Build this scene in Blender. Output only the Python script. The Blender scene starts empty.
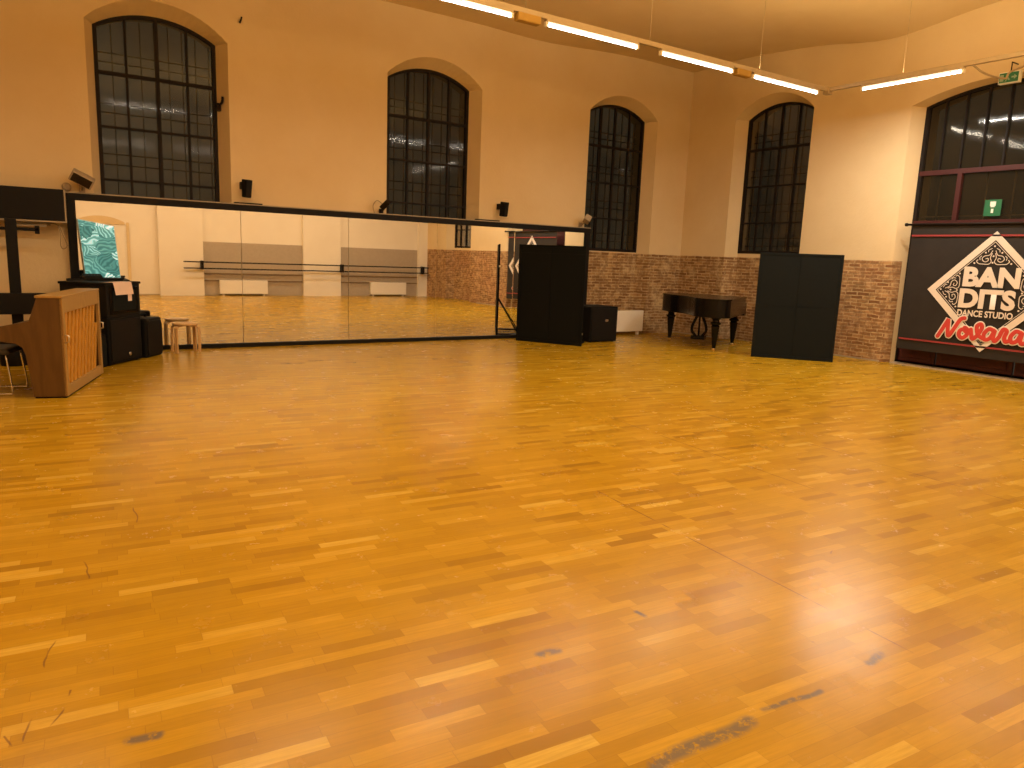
import bpy, bmesh, math, random
from mathutils import Vector, Matrix
random.seed(7)
U = 1.185                      # survey units -> metres
C = bpy.context.scene.collection
ORG = {}                       # world origin of every object (metres)

# ------------------------------------------------------------------ materials
def sr(r, g, b):
    f = lambda c: (c/255/12.92) if c/255 <= .04045 else ((c/255+.055)/1.055)**2.4
    return (f(r), f(g), f(b), 1)

class NT:
    def __init__(s, name):
        s.m = bpy.data.materials.new(name); s.m.use_nodes = True
        s.t = s.m.node_tree; s.t.nodes.clear()
        s.out = s.t.nodes.new('ShaderNodeOutputMaterial')
    def n(s, typ, ins=None, **props):
        nd = s.t.nodes.new('ShaderNode'+typ)
        for k, v in props.items(): setattr(nd, k, v)
        for k, v in (ins or {}).items():
            sk = nd.inputs[k]
            if isinstance(v, bpy.types.NodeSocket): s.t.links.new(v, sk)
            else: sk.default_value = v
        return nd
    def math(s, op, a, b=0.0, c=None):
        ins = {0: a, 1: b}
        if c is not None: ins[2] = c
        return s.n('Math', ins, operation=op).outputs[0]
    def mix(s, f, a, b, blend='MIX'):
        nd = s.n('Mix', data_type='RGBA', blend_type=blend)
        for i, v in ((0, f), (6, a), (7, b)):
            if isinstance(v, bpy.types.NodeSocket): s.t.links.new(v, nd.inputs[i])
            else: nd.inputs[i].default_value = v
        return nd.outputs[2]
    def ramp(s, f, stops, interp='LINEAR'):
        nd = s.n('ValToRGB', {0: f}); cr = nd.color_ramp; cr.interpolation = interp
        while len(cr.elements) < len(stops): cr.elements.new(.5)
        for e, (p, c) in zip(cr.elements, stops): e.position = p; e.color = c
        return nd.outputs[0]
    def coord(s): return s.n('TexCoord').outputs['Object']
    def noise(s, v, scale, detail=3, rough=.55):
        return s.n('TexNoise', {'Vector': v, 'Scale': scale, 'Detail': detail, 'Roughness': rough}).outputs[0]
    def bsdf(s, **kw):
        nd = s.n('BsdfPrincipled')
        for k, v in kw.items():
            k = k.replace('_', ' ')
            if isinstance(v, bpy.types.NodeSocket): s.t.links.new(v, nd.inputs[k])
            else: nd.inputs[k].default_value = v
        s.t.links.new(nd.outputs[0], s.out.inputs[0]); return nd
    def bump(s, h, strength=.2, dist=.01):
        return s.n('Bump', {'Height': h, 'Strength': strength, 'Distance': dist}).outputs[0]

def plain(name, col, rough=.5, metal=0.0, var=.12, scale=14, spec=.5, emit=None, es=0):
    t = NT(name); v = t.coord()
    d = tuple(c*(1-var) for c in col[:3])+(1,)
    c = t.mix(t.noise(v, scale), d, tuple(min(1, x*(1+var)) for x in col[:3])+(1,))
    b = t.bsdf(Base_Color=c, Roughness=rough, Metallic=metal)
    b.inputs['Specular IOR Level'].default_value = spec
    if emit:
        b.inputs['Emission Color'].default_value = emit; b.inputs['Emission Strength'].default_value = es
    return t.m

PLASTER = (.72, .58, .36, 1)
def plaster_nodes(t, v):
    a = t.noise(v, .55, 4, .6); b = t.noise(v, 2.6, 5, .65)
    c = t.mix(t.ramp(a, [(.3, (0, 0, 0, 1)), (.75, (1, 1, 1, 1))]), (.65, .495, .275, 1), PLASTER)
    c = t.mix(t.ramp(b, [(.35, (0, 0, 0, 1)), (.6, (1, 1, 1, 1))]), t.mix(.9, (.58, .43, .22, 1), c), c)
    return c
def mk_plaster():
    t = NT('cream_plaster'); v = t.coord(); c = plaster_nodes(t, v)
    t.bsdf(Base_Color=c, Roughness=.85, Normal=t.bump(t.noise(v, 30), .12)); return t.m
def mk_white_plaster():
    t = NT('white_plaster'); v = t.coord()
    c = t.mix(t.noise(v, 1.2, 4), (.74, .66, .54, 1), (.84, .77, .65, 1))
    t.bsdf(Base_Color=c, Roughness=.8); return t.m
def mk_brickwall():
    t = NT('plaster_over_brick_dado'); v = t.coord()
    sp = t.n('SeparateXYZ', {0: v}); x, y, z = sp.outputs
    uv = t.n('CombineXYZ', {0: t.math('ADD', x, y), 1: z}).outputs[0]
    wob = t.n('TexNoise', {'Vector': v, 'Scale': 5.0, 'Detail': 3}).outputs['Color']
    wv = t.n('VectorMath', {0: wob, 1: (.5, .5, .5)}, operation='SUBTRACT').outputs[0]
    wv = t.n('VectorMath', {0: wv, 3: .045}, operation='SCALE').outputs[0]
    uv = t.n('VectorMath', {0: uv, 1: wv}, operation='ADD').outputs[0]
    br = t.n('TexBrick', {'Vector': uv, 'Color1': (.19, .085, .028, 1), 'Color2': (.50, .31, .13, 1), 'Mortar': (.54, .40, .21, 1),
             'Scale': 1.0, 'Mortar Size': .010, 'Mortar Smooth': .3, 'Bias': -.05, 'Brick Width': .23, 'Row Height': .064}, offset=.5)
    col = br.outputs[0]
    big = t.noise(v, 1.1, 5, .7)
    # limewash leftovers and red patches nearer the door
    pale = t.ramp(t.noise(v, 2.2, 6, .72), [(.5, (0, 0, 0, 1)), (.64, (1, 1, 1, 1))])
    col = t.mix(t.math('MULTIPLY', pale, .62), col, (.62, .48, .27, 1))
    red = t.math('MULTIPLY', t.ramp(big, [(.35, (0, 0, 0, 1)), (.6, (1, 1, 1, 1))]),
                 t.n('MapRange', {0: y, 1: 11.5, 2: 7.2, 3: .05, 4: .8}).outputs[0])
    col = t.mix(t.math('MULTIPLY', red, .55), col, (.42, .17, .065, 1))
    dark = t.ramp(t.noise(v, 7, 4, .7), [(.42, (1, 1, 1, 1)), (.56, (0, 0, 0, 1))])
    col = t.mix(t.math('MULTIPLY', dark, .6), col, (.17, .085, .032, 1))
    pl = plaster_nodes(t, v)
    # damp stain low in the corner
    edge = t.math('ADD', z, t.math('MULTIPLY', t.math('SUBTRACT', t.noise(v, 9), .5), .035))
    m = t.n('MapRange', {0: edge, 1: 1.783, 2: 1.797}).outputs[0]
    rv = t.math('MULTIPLY', t.math('GREATER_THAN', x, (10.73+.13)*U), t.math('MULTIPLY', t.math('LESS_THAN', y, 6.4*U), t.math('GREATER_THAN', y, 3.5*U)))
    farleft = t.math('LESS_THAN', x, 7.0*U)
    m = t.math('MAXIMUM', m, t.math('MAXIMUM', rv, farleft))
    c = t.mix(m, col, pl)
    hgt = t.math('MULTIPLY', t.math('SUBTRACT', 1.0, br.outputs[1]), t.math('SUBTRACT', 1.0, m))
    hgt = t.math('ADD', hgt, t.math('MULTIPLY', t.noise(v, 22, 4), .5))
    t.bsdf(Base_Color=c, Roughness=.88, Normal=t.bump(hgt, .5, .012)); return t.m

def mk_floor():
    t = NT('strip_parquet'); v = t.coord()
    rot = t.n('VectorRotate', {'Vector': v, 'Angle': math.radians(4.3)}, rotation_type='Z_AXIS').outputs[0]
    sp = t.n('SeparateXYZ', {0: rot}); x, y = sp.outputs[0], sp.outputs[1]
    W, L = .063, .34
    y = t.math('ADD', y, 31.37)
    row = t.math('FLOOR', t.math('DIVIDE', y, W))
    off = t.n('TexWhiteNoise', {'W': row}, noise_dimensions='1D').outputs[0]
    xs = t.math('ADD', t.math('DIVIDE', x, L), t.math('MULTIPLY', off, 7.0))
    colx = t.math('FLOOR', xs)
    cell = t.n('CombineXYZ', {0: colx, 1: row}).outputs[0]
    wn = t.n('TexWhiteNoise', {'Vector': cell}, noise_dimensions='2D')
    rnd = wn.outputs[0]
    base = t.ramp(rnd, [(0, (.29, .150, .0055, 1)), (.12, (.375, .206, .0065, 1)), (.5, (.43, .243, .008, 1)), (.8, (.475, .275, .013, 1)), (.95, (.52, .312, .024, 1)), (1, (.58, .39, .06, 1))])
    # grain stretched along the strip
    gv = t.n('CombineXYZ', {0: t.math('ADD', t.math('MULTIPLY', x, 3.0), t.math('MULTIPLY', rnd, 50)), 1: t.math('MULTIPLY', y, 46.0)}).outputs[0]
    g = t.noise(gv, 1.6, 4, .6)
    base = t.mix(t.ramp(g, [(.36, (.75, .75, .75, 1)), (.66, (0, 0, 0, 1))]), base, t.mix(.5, base, (.27, .16, .006, 1)))
    worn = t.noise(v, .8, 5, .65)
    base = t.mix(t.math('MULTIPLY', t.ramp(worn, [(.45, (0, 0, 0, 1)), (.75, (1, 1, 1, 1))]), .3), base, (.47, .32, .04, 1))
    blot = t.ramp(t.noise(v, 3.3, 6, .72), [(.28, (1, 1, 1, 1)), (.42, (0, 0, 0, 1))])
    base = t.mix(t.math('MULTIPLY', blot, .22), base, (.25, .14, .012, 1))
    # joints
    fy = t.math('FRACT', t.math('DIVIDE', y, W)); fx = t.math('FRACT', xs)
    e1 = t.math('LESS_THAN', t.math('MINIMUM', fy, t.math('SUBTRACT', 1.0, fy)), .018)
    e2 = t.math('LESS_THAN', t.math('MINIMUM', fx, t.math('SUBTRACT', 1.0, fx)), .004)
    j = t.math('MAXIMUM', e1, e2)
    base = t.mix(t.math('MULTIPLY', j, .28), base, (.16, .065, .01, 1))
    # long board joints, scratches and worn grey streaks
    wob = t.n('TexNoise', {'Vector': v, 'Scale': 3.0, 'Detail': 2}).outputs['Color']
    wv = t.n('VectorMath', {0: t.n('VectorMath', {0: wob, 1: (.5, .5, .5)}, operation='SUBTRACT').outputs[0], 3: .09}, operation='SCALE').outputs[0]
    pw = t.n('VectorMath', {0: v, 1: wv}, operation='ADD').outputs[0]
    def seg(p, a, b, w):
        a = Vector((a[0]*U, a[1]*U, 0)); b = Vector((b[0]*U, b[1]*U, 0)); ba = b-a
        pa = t.n('VectorMath', {0: p, 1: a}, operation='SUBTRACT').outputs[0]
        d = t.n('VectorMath', {0: pa, 1: ba/ba.dot(ba)}, operation='DOT_PRODUCT').outputs['Value']
        h = t.n('Clamp', {0: d}).outputs[0]
        q = t.n('VectorMath', {0: ba, 3: h}, operation='SCALE').outputs[0]
        ln = t.n('VectorMath', {0: pa, 1: q}, operation='DISTANCE').outputs['Value']
        return t.n('MapRange', {0: ln, 1: w, 2: w*.4}).outputs[0]
    def union(lst):
        r = lst[0]
        for q in lst[1:]: r = t.math('MAXIMUM', r, q)
        return r
    joints = union([seg(v, a, b, .006) for a, b in [((4.20, 5.0), (4.00, 2.5)), ((5.18, 5.2), (4.93, 1.9)), ((2.75, 3.2), (2.55, .8))]])
    brk = t.ramp(t.noise(v, 2.5, 3), [(.42, (0, 0, 0, 1)), (.5, (1, 1, 1, 1))])
    base = t.mix(t.math('MULTIPLY', t.math('MULTIPLY', joints, brk), .75), base, (.11, .045, .012, 1))
    scr = union([seg(pw, a, b, .0055) for a, b in SCRATCH])
    base = t.mix(t.math('MULTIPLY', scr, .7), base, (.13, .06, .02, 1))
    gr = union([seg(pw, a, b, w) for a, b, w in GREY])
    spk = t.ramp(t.noise(v, 22, 5, .75), [(.38, (0, 0, 0, 1)), (.5, (1, 1, 1, 1))])
    base = t.mix(t.math('MULTIPLY', t.math('MULTIPLY', gr, spk), .92), base, (.14, .11, .08, 1))
    rough = t.n('MapRange', {0: t.noise(v, 4.5, 5, .7), 1: .3, 2: .7, 3: .20, 4: .29}).outputs[0]
    hb = t.math('ADD', t.math('MULTIPLY', rnd, .0), t.math('MULTIPLY', t.noise(v, 3, 2, .5), .3))
    b = t.bsdf(Base_Color=base, Roughness=rough, Normal=t.bump(hb, .02, .003))
    b.inputs['Specular IOR Level'].default_value = .22
    return t.m

def mk_glass(name, dark, dark2=(.048, .037, .024, 1)):
    t = NT(name)
    fr = t.n('Fresnel', {'IOR': 1.5}).outputs[0]
    tr = t.n('BsdfTransparent', {'Color': dark}).outputs[0]
    v = t.coord()
    gl = t.n('BsdfGlossy', {'Color': (.8, .8, .8, 1), 'Roughness': .06, 'Normal': t.bump(t.noise(v, 2.5), .12, .02)}).outputs[0]
    df = t.n('BsdfDiffuse', {'Color': dark2}).outputs[0]
    d = t.n('MixShader', {0: .6, 1: tr, 2: df}).outputs[0]
    s = t.n('MixShader', {0: t.math('MULTIPLY', fr, .45), 1: d, 2: gl}).outputs[0]
    t.t.links.new(s, t.out.inputs[0]); return t.m
def mk_mirror():
    t = NT('mirror_glass'); v = t.coord()
    c = t.mix(t.noise(v, .6), (.86, .86, .82, 1), (.88, .88, .84, 1))
    t.bsdf(Base_Color=c, Metallic=1.0, Roughness=.012); return t.m
def mk_wood(name, a, b, scale=1.0, rough=.42):
    t = NT(name); v = t.coord()
    m = t.n('Mapping', {0: v}); m.inputs['Scale'].default_value = (9*scale, 9*scale, 1.6*scale)
    g = t.n('TexWave', {'Vector': m.outputs[0], 'Scale': .9, 'Distortion': 7.0, 'Detail': 3.0, 'Detail Scale': 1.2}, wave_type='RINGS').outputs[1]
    g2 = t.noise(m.outputs[0], 6, 4)
    f = t.math('ADD', t.math('MULTIPLY', g, .6), t.math('MULTIPLY', g2, .4))
    t.bsdf(Base_Color=t.mix(f, a, b), Roughness=rough); return t.m
def mk_emit(name, col, s):
    t = NT(name); v = t.coord()
    c = t.mix(t.noise(v, 3), col, tuple(x*.97 for x in col[:3])+(1,))
    e = t.n('Emission', {0: c, 1: s}); t.t.links.new(e.outputs[0], t.out.inputs[0]); return t.m
def mk_leafpicture():
    t = NT('leaf_picture'); v = t.coord()
    sp = t.n('SeparateXYZ', {0: v}); v2 = t.n('CombineXYZ', {0: sp.outputs[0], 1: sp.outputs[2]}).outputs[0]
    wb = t.n('TexNoise', {'Vector': v2, 'Scale': 4.0}).outputs['Color']
    v2 = t.n('VectorMath', {0: v2, 1: t.n('VectorMath', {0: wb, 3: .28}, operation='SCALE').outputs[0]}, operation='ADD').outputs[0]
    vo = t.n('TexVoronoi', {'Vector': v2, 'Scale': 5.5})
    ca = t.n('SeparateColor', {0: vo.outputs['Color']}).outputs
    rv = t.n('VectorRotate', {'Vector': v2, 'Angle': t.math('MULTIPLY', ca[0], 6.28)}, rotation_type='Z_AXIS').outputs[0]
    w = t.n('TexWave', {'Vector': rv, 'Scale': 7.0, 'Distortion': 2.5, 'Detail': 1.0}).outputs[1]
    f = t.math('ADD', t.math('MULTIPLY', w, .38), t.math('MULTIPLY', ca[1], .62))
    c = t.ramp(f, [(.1, (.02, .12, .12, 1)), (.4, (.05, .22, .21, 1)), (.62, (.12, .36, .34, 1)), (.8, (.32, .60, .60, 1)), (.95, (.7, .92, .95, 1))])
    b = t.bsdf(Base_Color=c, Roughness=.4)
    t.t.links.new(c, b.inputs['Emission Color']); b.inputs['Emission Strength'].default_value = .8; return t.m
def mk_mural():
    return plain('banner_cloth', (.022, .018, .016, 1), .6, var=.35, scale=4, spec=.3)

def tolin(P): return P
SCRATCH = []; GREY = []

# ------------------------------------------------------------------ mesh helpers (coordinates in survey units)
def rotz(d): return Matrix.Rotation(d, 4, 'Z')
class MB:
    def __init__(s): s.bm = bmesh.new()
    def _fin(s, vs, M):
        if M is not None:
            for v in vs: v.co = M @ v.co
    def box(s, x0, x1, y0, y1, z0, z1, M=None, bev=0.0, seg=2):
        b2 = bmesh.new(); r = bmesh.ops.create_cube(b2, size=1)
        for v in b2.verts:
            v.co = Vector(((x0+x1)/2+v.co.x*(x1-x0), (y0+y1)/2+v.co.y*(y1-y0), (z0+z1)/2+v.co.z*(z1-z0)))
        if bev: bmesh.ops.bevel(b2, geom=b2.edges[:], offset=bev, segments=seg, affect='EDGES', profile=.5)
        s.merge(b2, M); return s
    def merge(s, b2, M=None):
        mp = {}
        for v in b2.verts: mp[v] = s.bm.verts.new((M @ v.co) if M is not None else v.co)
        for f in b2.faces:
            try:
                nf = s.bm.faces.new([mp[v] for v in f.verts]); nf.smooth = f.smooth
            except ValueError: pass
        b2.free(); return s
    def prism(s, poly, a, b, axis='x', M=None, bev=0.0):
        """poly: 2D points, extruded from a to b on the axis"""
        b2 = bmesh.new()
        def mk(p, t):
            return {'x': (t, p[0], p[1]), 'y': (p[0], t, p[1]), 'z': (p[0], p[1], t)}[axis]
        A = [b2.verts.new(mk(p, a)) for p in poly]; B = [b2.verts.new(mk(p, b)) for p in poly]
        n = len(poly); b2.faces.new(A[::-1]); b2.faces.new(B)
        for i in range(n): b2.faces.new([A[i], A[(i+1) % n], B[(i+1) % n], B[i]])
        bmesh.ops.recalc_face_normals(b2, faces=b2.faces[:])
        if bev: bmesh.ops.bevel(b2, geom=b2.edges[:], offset=bev, segments=2, affect='EDGES', profile=.5)
        s.merge(b2, M); return s
    def lathe(s, prof, seg=20, M=None, smooth=True):
        b2 = bmesh.new(); rings = []
        for r, z in prof:
            rings.append([b2.verts.new((r*math.cos(2*math.pi*k/seg), r*math.sin(2*math.pi*k/seg), z)) for k in range(seg)])
        for i in range(len(rings)-1):
            for k in range(seg):
                f = b2.faces.new([rings[i][k], rings[i][(k+1) % seg], rings[i+1][(k+1) % seg], rings[i+1][k]]); f.smooth = smooth
        b2.faces.new(rings[0][::-1]); b2.faces.new(rings[-1])
        bmesh.ops.recalc_face_normals(b2, faces=b2.faces[:])
        s.merge(b2, M); return s
    def tube(s, pts, r, seg=10, M=None, closed=False):
        pts = [Vector(p) for p in pts]; b2 = bmesh.new(); rings = []; n = len(pts)
        up = Vector((0, 0, 1))
        for i, p in enumerate(pts):
            if closed: d = (pts[(i+1) % n]-pts[i-1])
            else: d = pts[min(i+1, n-1)]-pts[max(i-1, 0)]
            d.normalize()
            a = d.cross(up)
            if a.length < .05: a = d.cross(Vector((1, 0, 0)))
            a.normalize(); b = d.cross(a).normalized()
            rr = r[i] if isinstance(r, (list, tuple)) else r
            rings.append([b2.verts.new(p+rr*(a*math.cos(2*math.pi*k/seg)+b*math.sin(2*math.pi*k/seg))) for k in range(seg)])
        for i in range(n if closed else n-1):
            A, B = rings[i], rings[(i+1) % n]
            best = min(range(seg), key=lambda o: sum((A[k].co-B[(k+o) % seg].co).length for k in range(seg)))
            for k in range(seg):
                f = b2.faces.new([A[k], A[(k+1) % seg], B[(k+1+best) % seg], B[(k+best) % seg]]); f.smooth = True
        if not closed: b2.faces.new(rings[0][::-1]); b2.faces.new(rings[-1])
        bmesh.ops.recalc_face_normals(b2, faces=b2.faces[:])
        s.merge(b2, M); return s
    def quad(s, *pts):
        s.bm.faces.new([s.bm.verts.new(p) for p in pts]); return s
    def build(s, name, mat, parent=None, origin=None):
        """links the collected shape as one mesh object"""
        if origin is None: origin = (Vector(ORG[parent.name])/U) if parent is not None else Vector((0, 0, 0))
        origin = Vector(origin)
        for v in s.bm.verts: v.co = (v.co-origin)*U
        me = bpy.data.meshes.new(name); s.bm.to_mesh(me); s.bm.free()
        o = bpy.data.objects.new(name, me); C.objects.link(o); me.materials.append(mat)
        if parent is not None:
            o.parent = parent; o.location = origin*U-Vector(ORG[parent.name])
        else: o.location = origin*U
        ORG[o.name] = tuple(origin*U); return o

def tag(o, label=None, cat=None, group=None, kind=None):
    if label: o['label'] = label
    if cat: o['category'] = cat
    if group: o['group'] = group
    if kind: o['kind'] = kind
    return o
def thing(name, loc, label, cat, group=None):
    o = bpy.data.objects.new(name, None); C.objects.link(o); o.empty_display_size = .1
    o.location = Vector(loc)*U; ORG[o.name] = tuple(Vector(loc)*U)
    return tag(o, label, cat, group)
def struct(o, label=None, cat=None): return tag(o, label, cat, kind='structure')
def copy_tree(o, delta, label=None):
    """copy of a thing moved by delta (survey units)"""
    def rec(src, par):
        c = src.copy(); C.objects.link(c)
        if par is not None: c.parent = par
        for ch in list(src.children): rec(ch, c)
        return c
    r = rec(o, None); r.location = o.location+Vector(delta)*U
    if label: r['label'] = label
    return r
def frame2(o, ex, ey):
    """matrix with local x along ex, y along ey, z up, origin o"""
    ex = Vector((ex[0], ex[1], 0)).normalized(); ey = Vector((ey[0], ey[1], 0)).normalized()
    return Matrix(((ex.x, ey.x, 0, o[0]), (ex.y, ey.y, 0, o[1]), (0, 0, 1, o[2] if len(o) > 2 else 0), (0, 0, 0, 1)))
def crom(pts, k=6, closed=False):
    P = [Vector(p) for p in pts]; n = len(P); out = []
    for i in range(n if closed else n-1):
        p0 = P[i-1] if (i > 0 or closed) else P[0]; p1 = P[i]; p2 = P[(i+1) % n]
        p3 = P[(i+2) % n] if (i+2 < n or closed) else P[-1]
        for j in range(k):
            t = j/k
            out.append(.5*((2*p1)+(p2-p0)*t+(2*p0-5*p1+4*p2-p3)*t*t+(3*p1-p0-3*p2+p3)*t**3))
    if not closed: out.append(P[-1])
    return out

# ------------------------------------------------------------------ calibrated camera
F_PX, PITCH, ROLL, YAW, CAMH = 731.6, .171191665, -.0382864174, .583472721, 1.35
fw = Vector((math.sin(YAW)*math.cos(PITCH), math.cos(YAW)*math.cos(PITCH), -math.sin(PITCH)))
rt = Vector((math.cos(YAW), -math.sin(YAW), 0)); dn = fw.cross(rt)
rt2 = math.cos(ROLL)*rt+math.sin(ROLL)*dn; dn2 = -math.sin(ROLL)*rt+math.cos(ROLL)*dn
cam = bpy.data.cameras.new('camera'); co = bpy.data.objects.new('camera', cam); C.objects.link(co)
co.matrix_world = Matrix(((rt2.x, -dn2.x, -fw.x, 0), (rt2.y, -dn2.y, -fw.y, 0), (rt2.z, -dn2.z, -fw.z, CAMH*U), (0, 0, 0, 1)))
cam.sensor_width = 36; cam.lens = F_PX/1024*36; cam.clip_start = .05; cam.clip_end = 200
bpy.context.scene.camera = co
def fpt(px, py):       # floor point (survey units) seen at a pixel of the photograph: used only to survey the floor marks
    d = rt2*((px-512)/F_PX)+dn2*((py-384)/F_PX)+fw
    k = -CAMH/d.z; return (d.x*k, d.y*k)
for a, b in [((55, 640), (33, 700)), ((33, 700), (14, 768)), ((70, 692), (42, 740)), ((66, 545), (86, 568)), ((86, 568), (88, 585)), ((132, 508), (136, 523)),
             ((375, 655), (415, 640)), ((0, 738), (20, 768)), ((436, 662), (449, 652)), ((275, 680), (290, 725)), ((604, 560), (616, 553)), ((830, 553), (834, 548)),
             ((800, 551), (802, 560)), ((885, 498), (888, 494)), ((810, 640), (832, 638)), ((543, 538), (548, 546))]:
    SCRATCH.append((fpt(*a), fpt(*b)))
for a, b, w in [((655, 765), (705, 742), .045), ((705, 742), (750, 722), .045), ((765, 710), (820, 690), .02), ((868, 662), (880, 655), .03),
                ((132, 742), (156, 738), .03), ((540, 655), (556, 650), .03), ((635, 612), (645, 616), .02)]:
    GREY.append((fpt(*a), fpt(*b), w))

# ------------------------------------------------------------------ material set
M_PL = mk_plaster(); M_WPL = mk_white_plaster(); M_BW = mk_brickwall(); M_FL = mk_floor()
M_CEIL = mk_plaster(); M_CEIL.name = 'ceiling_plaster'
M_GREY = plain('grey_wainscot', (.40, .33, .25, 1), .7)
M_IRON = plain('dark_iron', (.010, .006, .004, 1), .6, spec=.2)
M_RED = plain('oxblood_paint', (.055, .010, .009, 1), .5, spec=.3)
M_GLASS = mk_glass('night_glass', (.5, .48, .42, 1), (.026, .019, .011, 1)); M_GLASS1 = mk_glass('hazy_night_glass', (.75, .74, .68, 1), (.050, .042, .027, 1))
M_MIR = mk_mirror()
M_BLK = plain('satin_black', (.0055, .0045, .004, 1), .6, spec=.2)
M_BLK2 = plain('matte_black_board', (.0052, .0058, .0055, 1), .8, spec=.12)
M_BLK3 = plain('charcoal_board', (.0078, .0098, .0096, 1), .8, spec=.12)
M_PLAS = plain('black_plastic', (.0045, .0042, .004, 1), .65, spec=.15)
M_LAC = plain('black_lacquer', (.004, .0036, .0036, 1), .22, spec=.25)
M_METAL = plain('brushed_metal', (.62, .58, .52, 1), .3, 1.0)
M_CHROME = plain('chrome', (.75, .72, .68, 1), .18, 1.0)
M_BRASS = plain('brass', (.75, .5, .2, 1), .3, 1.0)
M_OAK = mk_wood('piano_oak', (.075, .034, .007, 1), (.115, .057, .014, 1))
M_OAKL = mk_wood('pale_oak', (.31, .18, .05, 1), (.38, .23, .07, 1))
M_SOUND = mk_wood('amber_spruce', (.46, .21, .018, 1), (.58, .28, .035, 1)); M_SOUND2 = mk_wood('dark_amber_spruce', (.24, .085, .008, 1), (.30, .12, .012, 1))
M_BIRCH = mk_wood('birch', (.55, .33, .13, 1), (.66, .43, .20, 1))
M_WHITE = plain('white_enamel', (.80, .74, .64, 1), .45, var=.04)
M_PAPER = plain('pinkish_paper', (.78, .60, .52, 1), .8, var=.05)
M_BEIGE = plain('beige_housing', (.36, .29, .20, 1), .6)
M_TRACK = plain('track_paint', (.40, .31, .20, 1), .5)
M_TRD = plain('shadow_brown_rail', (.17, .11, .055, 1), .6)
M_YEL = plain('yellow_plastic', (.36, .21, .035, 1), .6)
M_TUBE = mk_emit('lit_tube', (1, .93, .80, 1), 14.0)
M_GRN = plain('sign_green', (.01, .13, .05, 1), .45, emit=(.01, .13, .05, 1), es=.05)
M_SW = plain('sign_white', (.78, .80, .74, 1), .5, var=.03)
M_BAN = mk_mural()
M_BW1 = plain('banner_white', (.70, .62, .54, 1), .6, var=.05)
M_BRED = plain('banner_red', (.55, .045, .035, 1), .6, var=.08)
M_STR = plain('banner_stripe', (.27, .028, .028, 1), .6, var=.08)
M_PIC2 = plain('pictogram_paint', (.26, .36, .24, 1), .5)
M_PIC = mk_leafpicture()
M_CUSH = plain('grey_cushion', (.06, .055, .05, 1), .9, scale=60)
M_CORD = plain('pale_cord', (.30, .22, .13, 1), .6)

# ------------------------------------------------------------------ room shell
YA, XB, YC, XD, ZC = 10.43, 10.73, -.83, -2.6, 4.82
WT = .55
def arch(half, c, z0, zs, rise, n=18):
    """closed outline: vertical sides and a segmental arch"""
    R = (half*half+rise*rise)/(2*rise); th = math.asin(min(1, half/R)); zc = zs+rise-R
    pts = [(c-half, z0), (c+half, z0)]
    for i in range(n+1):
        a = th-2*th*i/n
        pts.append((c+R*math.sin(a), zc+R*math.cos(a)))
    return pts
def loft(b, A, B):
    n = len(A); va = [b.bm.verts.new(p) for p in A]; vb = [b.bm.verts.new(p) for p in B]
    b.bm.faces.new(va[::-1]); b.bm.faces.new(vb)
    for i in range(n): b.bm.faces.new([va[i], va[(i+1) % n], vb[(i+1) % n], vb[i]])
    bmesh.ops.recalc_face_normals(b.bm, faces=b.bm.faces[:])
def cut(wall, cutters):
    for c in cutters:
        md = wall.modifiers.new('b', 'BOOLEAN'); md.object = c; md.operation = 'DIFFERENCE'; md.solver = 'EXACT'
    dg = bpy.context.evaluated_depsgraph_get()
    me = bpy.data.meshes.new_from_object(wall.evaluated_get(dg))
    old = wall.data; wall.modifiers.clear(); wall.data = me; bpy.data.meshes.remove(old)
    for c in cutters: bpy.data.objects.remove(c)
def on_A(p, d): return (p[0], YA+d, p[1])
def on_B(p, d): return (XB+d, p[0], p[1])
SPL = .25
def cutters(onw, c, ho, hi, zo, zi, ro, ri, sill, depth, z_floor=-.2):
    k = (zo+ro-(zi+ri))
    dd = .1/depth
    o = arch(ho, c, z_floor, zo, ro); i = arch(hi, c, z_floor, zi, ri)
    e = [(p[0]+(p[0]-q[0])*dd, p[1]+(p[1]-q[1])*dd) for p, q in zip(o, i)]     # carried out in front of the wall face
    b = MB(); loft(b, [onw(p, -.1) for p in e], [onw(p, depth) for p in i]); c1 = b.build('cutter', M_PL)
    i2 = arch(hi, c, sill, zi, ri)
    b = MB(); loft(b, [onw(p, depth-.05) for p in i2], [onw(p, 1.2) for p in i2]); c2 = b.build('cutter', M_PL)
    return [c1, c2]

WIN_A = [1.51, 5.32, 9.09]
WIN_B = [8.54, .88]
b = MB(); b.box(XD-.3, XB+WT, YA, YA+WT, -.06, 5.15); wallA = b.build('wall_far', M_BW)
b = MB(); b.box(XB, XB+WT, YC-.3, YA+.0, -.06, 5.15); wallB = b.build('wall_right', M_BW)
cs = []
for c in WIN_A: cs += cutters(on_A, c, .80, .70, 3.92, 3.92, .33, .21, 1.53, SPL)
cut(wallA, cs)
cs = []
for c in WIN_B: cs += cutters(on_B, c, .79, .70, 3.92, 3.92, .33, .21, 1.58, SPL)
DC, DHO, DHI = 4.93, 1.21, 1.10
cs += cutters(on_B, DC, DHO, DHI, 3.70, 3.69, .22, .195, -.2, .2)
cut(wallB, cs)
struct(wallA, 'far cream plaster wall with arched windows and bare brick at the bottom', 'wall')
struct(wallB, 'right cream plaster wall with bare brick dado and arched doorway', 'wall')
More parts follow.
